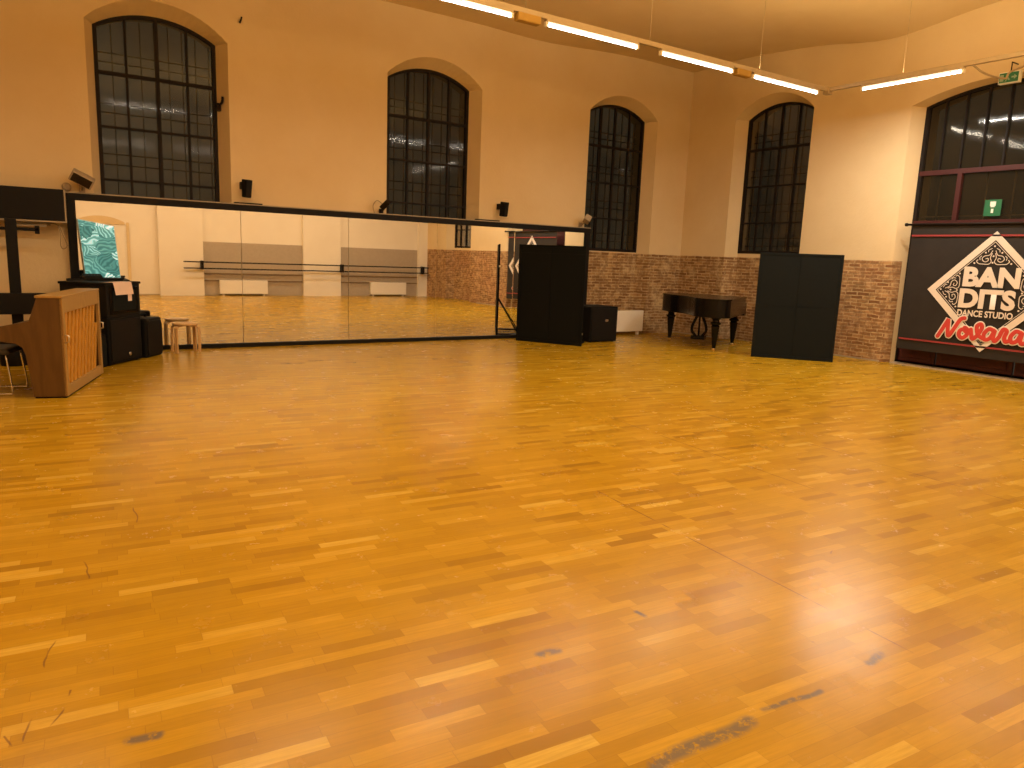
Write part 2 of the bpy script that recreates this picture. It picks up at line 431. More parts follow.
# back wall with piers (seen in the mirrors)
b = MB(); b.box(XD-.3, XB+.0, YC-.3, YC, -.06, 5.15)
for x0, x1 in [(2.88, 3.98), (6.72, 7.85), (10.42, XB)]: b.box(x0, x1, YC-.05, YC+.11, 0, 5.0)
wallC = struct(b.build('wall_back', M_WPL), 'pale back wall with shallow piers, reflected in the mirrors', 'wall')
for x0, x1 in [(3.98, 6.72), (7.85, 10.42)]:
    b = MB(); b.box(x0, x1, YC-.01, YC+.012, 0, 1.46); wp = b.build('wainscot_panel', M_GREY, wallC)
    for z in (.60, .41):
        b = MB(); b.box(x0, x1, YC+.005, YC+.03, z-.016, z+.016); b.build('wainscot_shadow_rail', M_TRD, wp)  # rails coloured dark so their shadow lines are painted in
b = MB(); b.box(XD-.3, XD, YC-.3, YA, -.06, 5.15); struct(b.build('wall_left', M_PL), 'plain cream side wall left of the frame', 'wall')
b = MB(); b.box(XD-.3, XB+WT, YC-.3, YA+WT, -.12, 0); struct(b.build('floor', M_FL), 'worn glossy honey coloured strip parquet floor', 'floor')
# gently vaulted ceiling
b = MB(); nx, ny = 44, 44; gv = []
for i in range(nx+1):
    col = []
    for j in range(ny+1):
        x = XD-.3+(XB+WT-XD+.3)*i/nx; y = YC-.3+(YA+WT-YC+.3)*j/ny
        dB = max(0, 1-(XB-x)/1.7) if x < XB else 1
        dA = max(0, 1-(YA-y)/1.7) if y < YA else 1
        z = ZC+.05 + (dB**2)*(-.19*math.exp(-((y-6.55)/.95)**2)+.07*math.exp(-((y-9.4)/1.0)**2)) + (dA**2)*(.05*math.exp(-((x-9.4)/1.2)**2)-.04*math.exp(-((x-7.2)/.9)**2))
        col.append(b.bm.verts.new((x, y, z)))
    gv.append(col)
for i in range(nx):
    for j in range(ny):
        f = b.bm.faces.new([gv[i][j], gv[i][j+1], gv[i+1][j+1], gv[i+1][j]]); f.smooth = True
ceil = struct(b.build('ceiling', M_CEIL), 'cream plaster ceiling, gently vaulted towards the walls', 'ceiling')

# ------------------------------------------------------------------ windows
def grid_window(name, onw, c, hi, sill, zs, rise, depth, label):
    fr = MB()
    o = arch(hi, c, sill, zs, rise, 20); i = arch(hi-.045, c, sill+.05, zs-.01, rise-.03, 20)
    n = len(o)
    for d0, d1 in [(depth-.005, depth+.05)]:
        V = [[fr.bm.verts.new(onw(p, d)) for p in L] for L, d in ((o, d0), (i, d0), (i, d1), (o, d1))]
        for k in range(4):
            A, B = V[k], V[(k+1) % 4]
            for q in range(n): fr.bm.faces.new([A[q], A[(q+1) % n], B[(q+1) % n], B[q]])
    bmesh.ops.recalc_face_normals(fr.bm, faces=fr.bm.faces[:])
    root = struct(fr.build(name, M_IRON), label, 'window')
    def ztop(x):
        R = (hi*hi+rise*rise)/(2*rise); return zs+rise-R+math.sqrt(R*R-(x-c)**2)
    def bar(m, a0, a1, z0, z1, d0, d1):
        p, q = onw((a0, z0), d0), onw((a1, z1), d1)
        m.box(min(p[0], q[0]), max(p[0], q[0]), min(p[1], q[1]), max(p[1], q[1]), z0, z1)
    m = MB()
    for k in (1, 2, 3):
        x = c-hi+2*hi*k/4; bar(m, x-(.02 if k == 2 else .014), x+(.02 if k == 2 else .014), sill+.03, ztop(x)-.02, depth, depth+.035)
    for z, w in [(3.39, .022), (2.755, .015), (2.12, .013)]:
        bar(m, c-hi+.03, c+hi-.03, z-w, z+w, depth+.002, depth+.04)
    m.build('glazing_bars', M_IRON, root)
    g = MB(); gp = arch(hi-.02, c, sill+.02, zs-.005, rise-.015, 20)
    g.bm.faces.new([g.bm.verts.new(onw(p, depth+.03)) for p in gp]); g.build('pane', M_GLASS1 if name == 'window_1' else M_GLASS, root)
    m = MB()
    for k in range(9):
        x = c-hi+.05+(2*hi-.1)*k/8; bar(m, x-.006, x+.006, sill, ztop(x)-.03, depth+.19, depth+.205)
    for z in (1.72, 1.86, 2.32, 2.45, 2.95, 3.06, 3.55, 3.66):
        bar(m, c-hi, c+hi, z-.007, z+.007, depth+.185, depth+.21)
    m.build('security_grille', M_IRON, root)
    return root
grid_window('window_1', on_A, WIN_A[0], .70, 1.53, 3.92, .21, SPL, 'leftmost arched window with dark iron glazing bars')
grid_window('window_2', on_A, WIN_A[1], .70, 1.53, 3.92, .21, SPL, 'second arched window from the left, above the middle of the mirrors')
grid_window('window_3', on_A, WIN_A[2], .70, 1.53, 3.92, .21, SPL, 'arched window on the far wall just left of the corner')
grid_window('window_4', on_B, WIN_B[0], .70, 1.58, 3.92, .21, SPL, 'arched window on the right wall just right of the corner')
grid_window('window_5', on_B, WIN_B[1], .70, 1.58, 3.92, .21, SPL, 'arched window on the right wall beyond the banner doorway')

# glazed doorway behind the banner
def doorway():
    dep = .2; z0 = 0.0
    fr = MB(); o = arch(DHI, DC, 0, 3.69, .195, 24); i = arch(DHI-.05, DC, .05, 3.68, .165, 24); n = len(o)
    V = [[fr.bm.verts.new(on_B(p, d)) for p in L] for L, d in ((o, dep-.01), (i, dep-.01), (i, dep+.06), (o, dep+.06))]
    for k in range(4):
        A, B = V[k], V[(k+1) % 4]
        for q in range(n): fr.bm.faces.new([A[q], A[(q+1) % n], B[(q+1) % n], B[q]])
    bmesh.ops.recalc_face_normals(fr.bm, faces=fr.bm.faces[:])
    root = struct(fr.build('door_1', M_IRON), 'tall arched glazed doorway with dark red frame behind the banner', 'door')
    R = (DHI**2+.195**2)/(2*.195)
    zt = lambda y: 3.69+.195-R+math.sqrt(R*R-(y-DC)**2)
    X = XB+dep
    m = MB()
    for k in range(1, 8):
        y = DC-DHI+2*DHI*k/8; m.box(X, X+.035, y-.013, y+.013, 2.80, zt(y)-.02)
    m.build('glazing_bars', M_IRON, root)
    m = MB(); m.box(X-.02, X+.05, DC-DHI+.02, DC+DHI-.02, 2.735, 2.80)
    m.box(X-.025, X+.05, 5.41, 5.47, 2.09, 2.75); m.box(X-.025, X+.05, 4.39, 4.45, 2.09, 2.75)
    m.box(X-.02, X+.05, DC-DHI+.02, DC+DHI-.02, 2.03, 2.10)
    m.build('transom', M_RED, root)
    m = MB()
    for y in (5.75, 5.12, 4.78, 4.10): m.box(X+.09, X+.10, y-.008, y+.008, 2.1, 2.74)
    m.box(X+.09, X+.10, 3.85, 6.0, 2.155, 2.17)
    m.build('outer_bars', M_BEIGE, root)
    g = MB(); gp = arch(DHI-.03, DC, 2.06, 3.685, .17, 20)
    g.bm.faces.new([g.bm.verts.new(on_B(p, dep+.03)) for p in gp]); g.build('pane', M_GLASS, root)
    m = MB()
    for y0, y1 in [(DC-DHI+.02, 4.41), (4.43, 5.43), (5.45, DC+DHI-.02)]:
        m.box(X-.01, X+.04, y0, y1, 0.01, 2.03, bev=.008)
        m.box(X-.022, X+.0, y0+.07, y1-.07, .10, .9, bev=.008); m.box(X-.022, X+.0, y0+.07, y1-.07, 1.0, 1.95, bev=.008)
    m.build('door_leaf', M_RED, root)
    return root
door1 = doorway()
b = MB(); b.box(XB+.02, XB+.19, DC-DHI+.02, DC+DHI-.02, 0, .018); struct(b.build('trim_1', M_BEIGE), 'low threshold of the doorway', 'threshold')
# cream door in the back wall, seen in the mirror
b = MB(); b.box(.95, 2.2, YC-.02, YC+.03, 0, 1.86)
d2 = struct(b.build('door_2', M_WHITE), 'cream door with a shallow arched head in the back wall', 'door')
b = MB(); b.prism(arch(.55, 1.57, 1.80, 1.86, .14), YC+.0, YC+.05, 'y')
for x in (.93, 2.15): b.box(x, x+.07, YC, YC+.05, 0, 1.86)
b.build('door_casing', M_PL, d2)
# skirtings
b = MB(); b.box(XD, .42, YA-.03, YA, 0, .07); struct(b.build('baseboard_far', M_BLK), 'black skirting left of the mirrors', 'baseboard')
b = MB(); b.box(XD, XB, YC+.0, YC+.014, 0, .035); struct(b.build('baseboard_back', M_BEIGE), 'low skirting of the back wall', 'baseboard')
b = MB()
for y0, y1 in [(6.16, 7.74), (9.34, 10.4), (2.1, 3.7)]: b.box(XB-.012, XB, y0, y1, 0, .022)
struct(b.build('baseboard_right', M_BEIGE), 'narrow strip at the foot of the brick wall', 'baseboard')

# ------------------------------------------------------------------ mirror wall
mw = thing('mirror_wall', (4.4, 10.37, 0), 'long black framed wall mirror of several panels along the far wall', 'mirror')
seams = [.505, 2.405, 3.905, 5.35, 6.78, 8.25]
PAN_YAW = [0, 0, 0, 0, 0]; PAN_TILT = [0, 0, 0, 0, 0]
def mirror_panels():
    for k in range(5):
        x0, x1 = seams[k]+.003, seams[k+1]-.003; cx = (x0+x1)/2
        b = MB(); M = Matrix.Translation((cx, 10.372, .94)) @ rotz(math.radians(PAN_YAW[k])) @ Matrix.Rotation(math.radians(PAN_TILT[k]), 4, 'X')
        b.box(-(x1-x0)/2, (x1-x0)/2, 0, .008, -.90, .90, M=M)
        b.build('mirror_panel', M_MIR, mw)
PAN_YAW = [0, 0, 0, -.55, -1.3]
mirror_panels()
b = MB(); b.box(.415, 8.36, 10.335, 10.425, 1.825, 1.905, bev=.004)
b.build('top_rail', M_BLK, mw)
b = MB(); b.box(.40, 8.37, 10.33, 10.43, 1.905, 1.918); tag(b.build('ledge', M_BEIGE, mw), 'pale narrow ledge on top')
b = MB(); b.box(.415, .505, 10.335, 10.425, 0, 1.825, bev=.004); b.build('upright', M_BLK, mw)
b = MB(); b.box(8.25, 8.36, 10.335, 10.425, 0, 1.825, bev=.004); b.build('upright', M_BLK, mw)
b = MB(); b.box(.505, 8.25, 10.335, 10.40, 0, .055, bev=.004); b.build('bottom_rail', M_BLK, mw)

# ------------------------------------------------------------------ left corner: soffit box, post, lamp
sb = thing('soffit_box', (-.75, 10.2, 1.56), 'black overhead box along the wall left of the mirror', 'wall box')
b = MB(); b.box(-2.2, .385, 10.12, 10.425, 1.565, 1.925, bev=.006); b.build('casing', M_BLK, sb)
b = MB(); b.box(.385, .40, 10.12, 10.425, 1.55, 1.925); b.box(-2.2, .40, 10.115, 10.425, 1.548, 1.565); tag(b.build('edge_strip', M_BEIGE, sb), 'pale metal edge strip')
lamp = thing('strip_lamp', (.0, 10.2, 1.50), 'slim tube lamp under the black overhead box', 'lamp')
b = MB(); b.tube([(-.12, 10.25, 1.505), (.2, 10.25, 1.505)], .012); b.build('tube', M_WHITE, lamp)
b = MB(); b.box(-.14, .24, 10.255, 10.30, 1.51, 1.547); b.build('fitting', M_BEIGE, lamp)
cp = [(.20, 10.22, 1.54), (.31, 10.2, 1.52), (.36, 10.2, 1.40), (.39, 10.2, 1.29), (.35, 10.2, 1.25), (.325, 10.2, 1.30), (.335, 10.2, 1.42), (.31, 10.2, 1.51)]
b = MB(); b.tube(crom(cp, 5), .006, 6); tag(b.build('hanging_cord', M_CORD, origin=(.35, 10.2, 1.25)), 'thin pale cord hanging in a loop beside the tube lamp', 'cord')
b = MB(); b.box(-.6, .12, 10.05, 10.09, 1.44, 1.475, bev=.004); b.box(.08, .125, 10.05, 10.11, 1.41, 1.50, bev=.004); b.box(-.6, -.56, 10.07, 10.13, 1.44, 1.57)
tag(b.build('curtain_bracket', M_BLK, origin=(-.2, 10.07, 1.44)), 'black bar with square end under the overhead box', 'bracket')
st = thing('support_post', (-.19, 9.5, 0), 'black post with drum base and wide cross board behind the upright piano', 'stand')
b = MB(); b.box(-.19, -.085, 9.52, 9.60, .2, 1.56, bev=.006); b.build('post', M_BLK, st)
b = MB(); b.box(-1.3, .16, 9.44, 9.52, .55, .775, bev=.006); b.build('cross_board', M_BLK, st)
b = MB(); b.lathe([(.13, 0), (.135, .012), (.135, .30), (.125, .315)], 28, Matrix.Translation((-.19, 9.5, 0))); b.build('drum_base', M_BLK, st)

# ------------------------------------------------------------------ upright piano
pB = Vector((.21, 7.31, 0)); pC = Vector((.57, 8.53, 0))
e1 = (pC-pB).normalized(); e2 = Vector((-e1.y, e1.x, 0)); LP = (pC-pB).length
PM = frame2((pB.x, pB.y, 0), e1, e2)          # x along the back, y towards the keyboard
up = thing('upright_piano', (.25, 7.95, 0), 'light oak upright piano, its open ribbed back towards the dance floor', 'piano')
prof = [(0, .015), (0, .865), (.185, .865), (.255, .665), (.505, .612), (.52, .50), (.36, .475), (.315, .44), (.295, .38), (.255, .015)]
for x0 in (0, LP-.036):
    b = MB(); b.prism(prof, x0, x0+.036, 'x', PM, bev=.003); b.build('side_panel', M_OAK, up)
b = MB(); b.box(-.006, LP+.006, -.008, .198, .863, .883, PM, bev=.004); b.build('top_lid', M_OAKL, up)
b = MB(); b.box(.036, LP-.036, -.004, .03, .735, .863, PM, bev=.003); b.build('header_rail', M_OAKL, up)
b = MB(); b.box(.036, LP-.036, -.004, .03, .018, .105, PM, bev=.003); b.build('bottom_rail', M_OAKL, up)
for x0 in (.0, LP-.06):
    b = MB(); b.box(x0, x0+.06, -.006, .02, .018, .86, PM, bev=.003); s_ = b.build('back_stile', M_OAKL, up)
    h = MB(); xx = x0+.03; h.tube([PM @ Vector(p) for p in [(xx-.012, -.006, .48), (xx-.012, -.035, .49), (xx-.012, -.035, .54), (xx-.012, -.006, .55)]], .007, 8)
    tag(h.build('grab_handle', M_METAL, s_), 'small metal grab handle')
b = MB(); b.box(.05, LP-.05, .05, .058, .09, .75, PM); b.build('soundboard', M_SOUND2, up)
for k in range(10):
    xb = -.02+k*.118
    x0, x1, z0, z1 = xb, xb+.20, .105, .735
    if x0 < .09: f = (.09-x0)/(x1-x0); z0 += f*(z1-z0); x0 = .09
    if x1 > LP-.09: f = (LP-.09-x0)/(x1-x0); z1 = z0+f*(z1-z0); x1 = LP-.09
    if x1-x0 < .04: continue
    b = MB(); b.prism([(x0-.03, z0), (x0+.03, z0), (x1+.03, z1), (x1-.03, z1)], .012, .052, 'y', PM, bev=.002); b.build('soundboard_rib', M_SOUND, up)
b = MB(); b.box(.036, LP-.036, .36, .505, .505, .535, PM); b.box(.036, LP-.036, .27, .38, .475, .535, PM); b.build('keybed', M_OAK, up)
b = MB(); b.prism([(.245, .665), (.245, .64), (.49, .585), (.50, .60)], .036, LP-.036, 'x', PM); b.build('fallboard', M_OAK, up)
b = MB(); b.prism([(.18, .86), (.17, .86), (.235, .655), (.25, .655)], .036, LP-.036, 'x', PM); b.build('music_desk', M_OAK, up)
b = MB(); b.prism([(.28, .475), (.265, .475), (.23, .02), (.245, .02)], .036, LP-.036, 'x', PM); b.build('lower_panel', M_OAK, up)
b = MB(); b.box(.02, LP-.02, .012, .25, 0, .02, PM); tag(b.build('plinth', M_BLK, up), 'dark plinth')

# sled base chair at the left edge
ch = thing('chair', (-.33, 7.85, 0), 'dark padded chair on thin chrome sled legs at the keyboard of the upright piano', 'chair')
CM = frame2((-.33, 7.85, 0), e1, e2)
b = MB(); b.box(-.20, .20, -.20, .20, .355, .405, CM, bev=.018, seg=3); b.build('seat', M_CUSH, ch)
for s_ in (-1, 1):
    pts = [(s_*.18, -.17, .36), (s_*.19, -.20, .10), (s_*.19, -.20, .02), (s_*.19, -.17, .012), (s_*.19, .19, .012), (s_*.19, .22, .03), (s_*.18, .16, .36)]
    b = MB(); b.tube([CM @ Vector(p) for p in crom(pts, 4)], .0085, 8); b.build('sled_leg', M_CHROME, ch)
b = MB(); b.tube([CM @ Vector(p) for p in crom([(-.18, .17, .36), (-.185, .23, .55), (-.16, .27, .76), (0, .285, .79), (.16, .27, .76), (.185, .23, .55), (.18, .17, .36)], 5)], .009, 8); b.build('back_frame', M_CHROME, ch)
b = MB(); b.box(-.16, .16, .245, .275, .58, .76, CM, bev=.012); b.build('backrest', M_CUSH, ch)

# ------------------------------------------------------------------ sound rack
KM = frame2((.68, 9.07, 0), (.613, .79), (-.79, .613))       # x along the front, y into the box
sw = thing('subwoofer', (.65, 9.5, 0), 'big black subwoofer on the floor under the sound cabinet', 'subwoofer')
b = MB(); b.box(0, .62, 0, .56, .012, .53, KM, bev=.012); b.build('cabinet', M_PLAS, sw)
b = MB(); b.box(.03, .59, -.012, .004, .05, .50, KM, bev=.006); b.build('grille', M_BLK, sw)
b = MB(); b.lathe([(.022, 0), (.022, .006), (.016, .009)], 20, KM @ Matrix.Translation((.36, -.012, .10)) @ Matrix.Rotation(math.pi/2, 4, 'X')); tag(b.build('badge', M_METAL, sw), 'round silver badge')
for px, py in ((.05, .05), (.57, .05), (.05, .51), (.57, .51)):
    b = MB(); b.lathe([(.02, 0), (.02, .015)], 12, KM @ Matrix.Translation((px, py, 0))); b.build('foot', M_PLAS, sw)
cb = thing('sound_cabinet', (.65, 9.5, .53), 'black equipment cabinet standing on the big subwoofer', 'cabinet')
b = MB(); b.box(0, .62, 0, .53, .532, .885, KM, bev=.006); b.build('carcass', M_BLK, cb)
b = MB(); b.box(-.012, .632, -.012, .54, .885, .912, KM, bev=.005); b.build('top_board', M_BLK, cb)
b = MB(); b.box(.05, .57, -.008, .002, .565, .86, KM, bev=.004); dr = b.build('door', M_LAC, cb)
b = MB(); b.box(.10, .52, -.012, -.006, .60, .825, KM, bev=.003); b.build('door_panel', M_BLK3, dr)
b = MB()
ppts = [(.17, 0), (.47, 0)]
pr = [(.10, .914), (-.0135, .9145), (-.018, .905), (-.022, .85), (-.028, .775)]
for k in range(len(pr)-1):
    sk0, sk1 = -.02*k, -.02*(k+1)
    b.quad(KM @ Vector((.08-sk0*.6, pr[k][0], pr[k][1])), KM @ Vector((.42-sk0*.5, pr[k][0], pr[k][1])), KM @ Vector((.42-sk1*.5, pr[k+1][0], pr[k+1][1])), KM @ Vector((.08-sk1*.6, pr[k+1][0], pr[k+1][1])))
tag(b.build('paper_sheet', M_PAPER, origin=KM @ Vector((.32, 0, .91))), 'pinkish paper sheet hanging over the front edge of the black cabinet', 'paper')
b = MB(); b.box(.36, .43, -.022, -.018, .70, .775, KM); tag(b.build('tag', M_PAPER, origin=KM @ Vector((.45, -.02, .70))), 'small pale tag hanging below the pinkish sheet', 'tag')
sc = thing('small_speaker', (.46, 8.98, 0), 'small black speaker box between the upright piano and the big subwoofer', 'speaker')
b = MB(); b.box(-.13, -.015, .02, .34, 0, .36, KM, bev=.008); b.build('cabinet', M_PLAS, sc)
b = MB(); b.box(-.12, -.025, .01, .022, .03, .33, KM, bev=.004); b.build('grille', M_BLK3, sc)
# mixing desk with clutter
mx = thing('mixing_console', (.62, 9.72, .912), 'black audio console lying on top of the sound cabinet', 'mixer')
b = MB(); b.box(-.13, .24, -.02, .14, .914, .938, Matrix.Translation((.66, 9.62, 0)) @ rotz(.1), bev=.004); b.build('base', M_PLAS, mx)
b = MB(); b.prism([(-.02, .938), (.14, .938), (.14, .985), (.02, .962)], -.15, .04, 'x', Matrix.Translation((.66, 9.62, 0)) @ rotz(.1), bev=.003); b.build('control_panel', M_BLK, mx)
for k in range(5):
    b = MB(); b.lathe([(.009, 0), (.007, .018)], 10, Matrix.Translation((.545+.03*k, 9.67+.004*k, .958))); b.build('knob', M_PLAS, mx)
# glowing picture leaning on the mirror
gp = thing('picture_screen', (.72, 10.22, .93), 'bright blue green leaf picture panel standing on the sound equipment by the mirror', 'picture')
P4 = [(.515, 1.60), (.885, 1.535), (.93, .925), (.565, .925)]
b = MB(); b.prism([(x, z) for x, z in P4], 10.205, 10.22, 'y'); b.build('picture', M_PIC, gp)
b = MB()
c0 = Vector((sum(p[0] for p in P4)/4, sum(p[1] for p in P4)/4))
oo = [(c0+(Vector(p)-c0)*1.03) for p in P4]; n = 4
b.prism([tuple(p) for p in oo], 10.221, 10.235, 'y'); tag(b.build('backing', M_SW, gp), 'pale edge of the panel')
b = MB(); b.box(.50, .97, 10.19, 10.26, .905, .926, bev=.004); b.box(.58, .60, 10.235, 10.262, .92, 1.3); b.build('stand', M_PLAS, gp)
b = MB(); b.box(.36, 1.02, 10.09, 10.325, .0, .905, bev=.008)
tag(b.build('equipment_case', M_BLK, origin=(.7, 10.2, 0)), 'tall black case behind the sound cabinet carrying the bright picture', 'case')

# PA speaker beside the subwoofer
ps = thing('pa_speaker', (1.12, 9.88, 0), 'black moulded stage speaker on the floor left of the wooden stool', 'speaker')
SM = frame2((1.095, 9.86, 0), (.60, .80), (-.80, .60))
b = MB(); b.prism([(-.17, -.16), (.17, -.16), (.185, -.10), (.12, .17), (-.12, .17), (-.185, -.10)], .0, .47, 'z', SM, bev=.022); b.build('cabinet', M_PLAS, ps)
b = MB(); b.prism([(-.15, .03), (.15, .03), (.16, .08), (.16, .38), (.13, .44), (-.13, .44), (-.16, .38), (-.16, .08)], -.172, -.155, 'y', SM, bev=.005); b.build('grille', M_BLK, ps)
b = MB(); b.tube([SM @ Vector(p) for p in crom([(-.09, .0, .465), (-.085, .0, .50), (0, .0, .508), (.085, .0, .50), (.09, .0, .465)], 4)], .016, 10); b.build('carry_handle', M_PLAS, ps)

# bentwood stool
stl = thing('stool', (1.62, 10.06, 0), 'low round bentwood stool of pale birch in front of the mirror', 'stool')
b = MB(); b.lathe([(.145, 0), (.152, .005), (.152, .022), (.146, .028)], 36, Matrix.Translation((1.62, 10.06, .347))); b.build('seat', M_BIRCH, stl)
for a in (35, 145, 215, 325):
    a = math.radians(a+6); d = Vector((math.cos(a), math.sin(a), 0)); base = Vector((1.62, 10.06, 0))
    pts = [base+d*.07+Vector((0, 0, .338)), base+d*.125+Vector((0, 0, .337)), base+d*.158+Vector((0, 0, .318)), base+d*.168+Vector((0, 0, .28)), base+d*.172+Vector((0, 0, 0))]
    w = Vector((-d.y, d.x, 0))*.022
    b = MB(); cr = crom(pts, 4); prev = None
    rings = []
    for i, p in enumerate(cr):
        t = (cr[min(i+1, len(cr)-1)]-cr[max(i-1, 0)]).normalized(); nn = t.cross(w).normalized()*.0105
        rings.append([b.bm.verts.new(p+q) for q in (w+nn, -w+nn, -w-nn, w-nn)])
    for i in range(len(rings)-1):
        for k in range(4): b.bm.faces.new([rings[i][k], rings[i][(k+1) % 4], rings[i+1][(k+1) % 4], rings[i+1][k]])
    b.bm.faces.new(rings[0]); b.bm.faces.new(rings[-1][::-1]); bmesh.ops.recalc_face_normals(b.bm, faces=b.bm.faces[:])
    b.build('leg', M_BIRCH, stl)

# ------------------------------------------------------------------ freestanding boards
def board(P0, P1, H, mat, label, cross, brace):
    p0, p1 = Vector((*P0, 0)), Vector((*P1, 0)); ex = (p1-p0).normalized(); ey = Vector((-ex.y, ex.x, 0))   # ey: away from the camera
    w = (p1-p0).length; Mx = frame2((p0.x, p0.y, 0), ex, ey)
    t = thing('freestanding_board', ((p0+p1)/2), label, 'board')
    b = MB()
    f = .035
    for x0, x1, z0, z1 in [(0, f, .0, H), (w-f, w, .0, H), (f, w-f, H-f, H), (f, w-f, .0, f+.01)]: b.box(x0, x1, 0, .028, z0, z1, Mx, bev=.003)
    b.build('frame', mat, t)
    cols = [f, w/2, w-f]; rows = [f+.01, H*.5, H-f] if cross else [f+.01, H-.13, H-f]
    for i in range(2):
        for j in range(2):
            b = MB(); b.box(cols[i]+.0025, cols[i+1]-.0025, .006, .018, rows[j]+.0025, rows[j+1]-.0025, Mx); b.build('panel', mat, t)
    b = MB(); b.box(f, w-f, .018, .026, f, H-f, Mx); b.build('backing', M_BLK, t)
    for xx in (.12, w-.15):
        b = MB(); b.box(xx, xx+.04, .028, .42, .012, .04, Mx, bev=.003); b.build('foot', M_BLK, t)
        b = MB(); b.tube([Mx @ Vector((xx+.02, .03, .62)), Mx @ Vector((xx+.02, .40, .04))], .012, 8); b.build('brace', M_BLK, t)
    if brace:
        for xx, zz in ((-.004, 1.18), (w-.006, .18)):
            b = MB(); b.box(xx, xx+.01, .01, .04, zz, zz+.03, Mx); tag(b.build('hinge', M_METAL, t), 'small pale metal hinge')
    return t
board((6.675, 10.05), (7.25, 9.04), 1.565, M_BLK2, 'tall matte black board on feet at the right end of the mirrors', False, True)
board((9.13, 7.26), (9.87, 6.37), 1.565, M_BLK3, 'tall charcoal board of four panels right of the grand piano', True, False)

# ------------------------------------------------------------------ subwoofer and radiator by the far corner
s2 = thing('subwoofer', (8.03, 9.7, 0), 'cube shaped black subwoofer just right of the first black board', 'subwoofer')
b = MB(); b.box(7.74, 8.33, 9.44, 9.98, .012, .595, bev=.01); b.build('cabinet', M_PLAS, s2)
b = MB(); b.box(7.77, 8.30, 9.43, 9.442, .04, .565, bev=.004); b.build('grille', M_BLK, s2)
b = MB(); b.prism([(.0, 0), (.045, .0), (.06, .02), (.045, .04), (0, .04), (-.015, .02)], 9.424, 9.432, 'y', Matrix.Translation((8.06, 0, .345))); tag(b.build('badge', M_METAL, s2), 'small silver badge')
for px, py in ((7.79, 9.49), (8.28, 9.49), (7.79, 9.93), (8.28, 9.93)):
    b = MB(); b.lathe([(.02, 0), (.02, .015)], 12, Matrix.Translation((px, py, 0))); b.build('foot', M_PLAS, s2)
def radiator(x0, x1, y0, y1, z0, z1, label):
    t = thing('radiator', ((x0+x1)/2, (y0+y1)/2, 0), label, 'radiator')
    b = MB(); b.box(x0, x1, y0, y1, z0, z1, bev=.01); b.build('casing', M_WHITE, t)
    b = MB()
    b.box(x0+.04, x1-.04, y0+.02, y1-.02, z1-.003, z1+.004)
    b.build('top_grille', M_BEIGE, t)
    for xx in (x0+.08, x1-.12):
        b = MB(); b.box(xx, xx+.04, y0+.02, y1-.02, 0, z0+.01); b.build('foot', M_WHITE, t)
    return t
radiator(8.80, 9.71, 10.27, 10.36, .06, .452, 'white panel radiator by the brick wall under the corner window, right of the cube subwoofer')
radiator(4.38, 5.68, YC+.02, YC+.12, .05, .43, 'white panel radiator on the back wall, left one in the mirror')
radiator(8.80, 10.0, YC+.02, YC+.12, .05, .43, 'white panel radiator on the back wall, right one in the mirror')
ba = thing('ballet_barre', (7.1, YC+.25, .75), 'double wooden ballet barre along the back wall, seen in the mirror', 'barre')
for z in (.915, .745):
    b = MB(); b.tube([(3.45, YC+.27, z), (10.70, YC+.27, z)], .018, 10); b.build('rail', M_IRON, ba)
for x in (3.92, 7.85, 10.52):
    b = MB(); b.box(x-.03, x+.03, YC+.10, YC+.29, .715, .95, bev=.004); b.build('bracket', M_IRON, ba)

# ------------------------------------------------------------------ grand piano
gpn = thing('grand_piano', (9.75, 8.8, 0), 'black grand piano on turned legs in front of the brick wall', 'piano')
td = Vector((-.86, -.51, 0)).normalized(); wd = Vector((td.y, -td.x, 0))
if wd.y < 0: wd = -wd
G0 = Vector((10.16, 8.50, 0)); GM = frame2((G0.x, G0.y, 0), td, wd)
outl = crom([(-.26, 1.24), (.02, 1.24), (.25, 1.20), (.45, 1.04), (.62, .82), (.82, .64), (1.04, .52), (1.22, .42), (1.33, .27), (1.36, .08), (1.31, -.07), (1.20, -.13)], 5)
poly = [(-.26, -.13)]+[(p[0], p[1]) for p in [Vector((q.x, q.y)) for q in outl]]
poly = poly[::-1]
b = MB(); b.prism(poly, .53, .81, 'z', GM, bev=.006)
for f in b.bm.faces: f.smooth = False
b.build('case', M_LAC, gpn)
cx_ = sum(p[0] for p in poly)/len(poly); cy_ = sum(p[1] for p in poly)/len(poly)
lid = [(cx_+(x-cx_)*1.02, cy_+(y-cy_)*1.02) for x, y in poly]
b = MB(); b.prism(lid, .81, .828, 'z', GM, bev=.004); b.build('lid', M_LAC, gpn)
b = MB(); b.box(-.40, -.24, -.13, 1.24, .50, .60, GM, bev=.006); b.build('keybed', M_LAC, gpn)
for q0, q1 in ((-.13, -.07), (1.18, 1.24)):
    b = MB(); b.box(-.40, -.25, q0, q1, .58, .72, GM, bev=.01); b.build('key_cheek', M_LAC, gpn)
b = MB(); b.box(-.38, -.28, -.06, 1.17, .60, .622, GM); tag(b.build('white_keys', M_WHITE, gpn), 'row of white keys')
legprof = [(.026, .03), (.03, .07), (.036, .09), (.04, .14), (.062, .34), (.068, .385), (.055, .40), (.08, .415), (.085, .44), (.06, .455), (.055, .49), (.08, .51), (.085, .56)]
for lx, ly in ((.0, .0), (.0, 1.10), (1.10, .10)):
    b = MB(); b.lathe(legprof, 8, GM @ Matrix.Translation((lx, ly, 0)), smooth=False); lg = b.build('leg', M_LAC, gpn)
    b = MB(); b.lathe([(.0225, .0), (.028, .010), (.028, .02), (.0225, .03), (.014, .035)], 14, GM @ Matrix.Translation((lx, ly, 0))); tag(b.build('caster', M_BRASS, lg), 'brass caster')
ly = thing  # (name kept free)
LX, LY = .12, .56
b = MB()
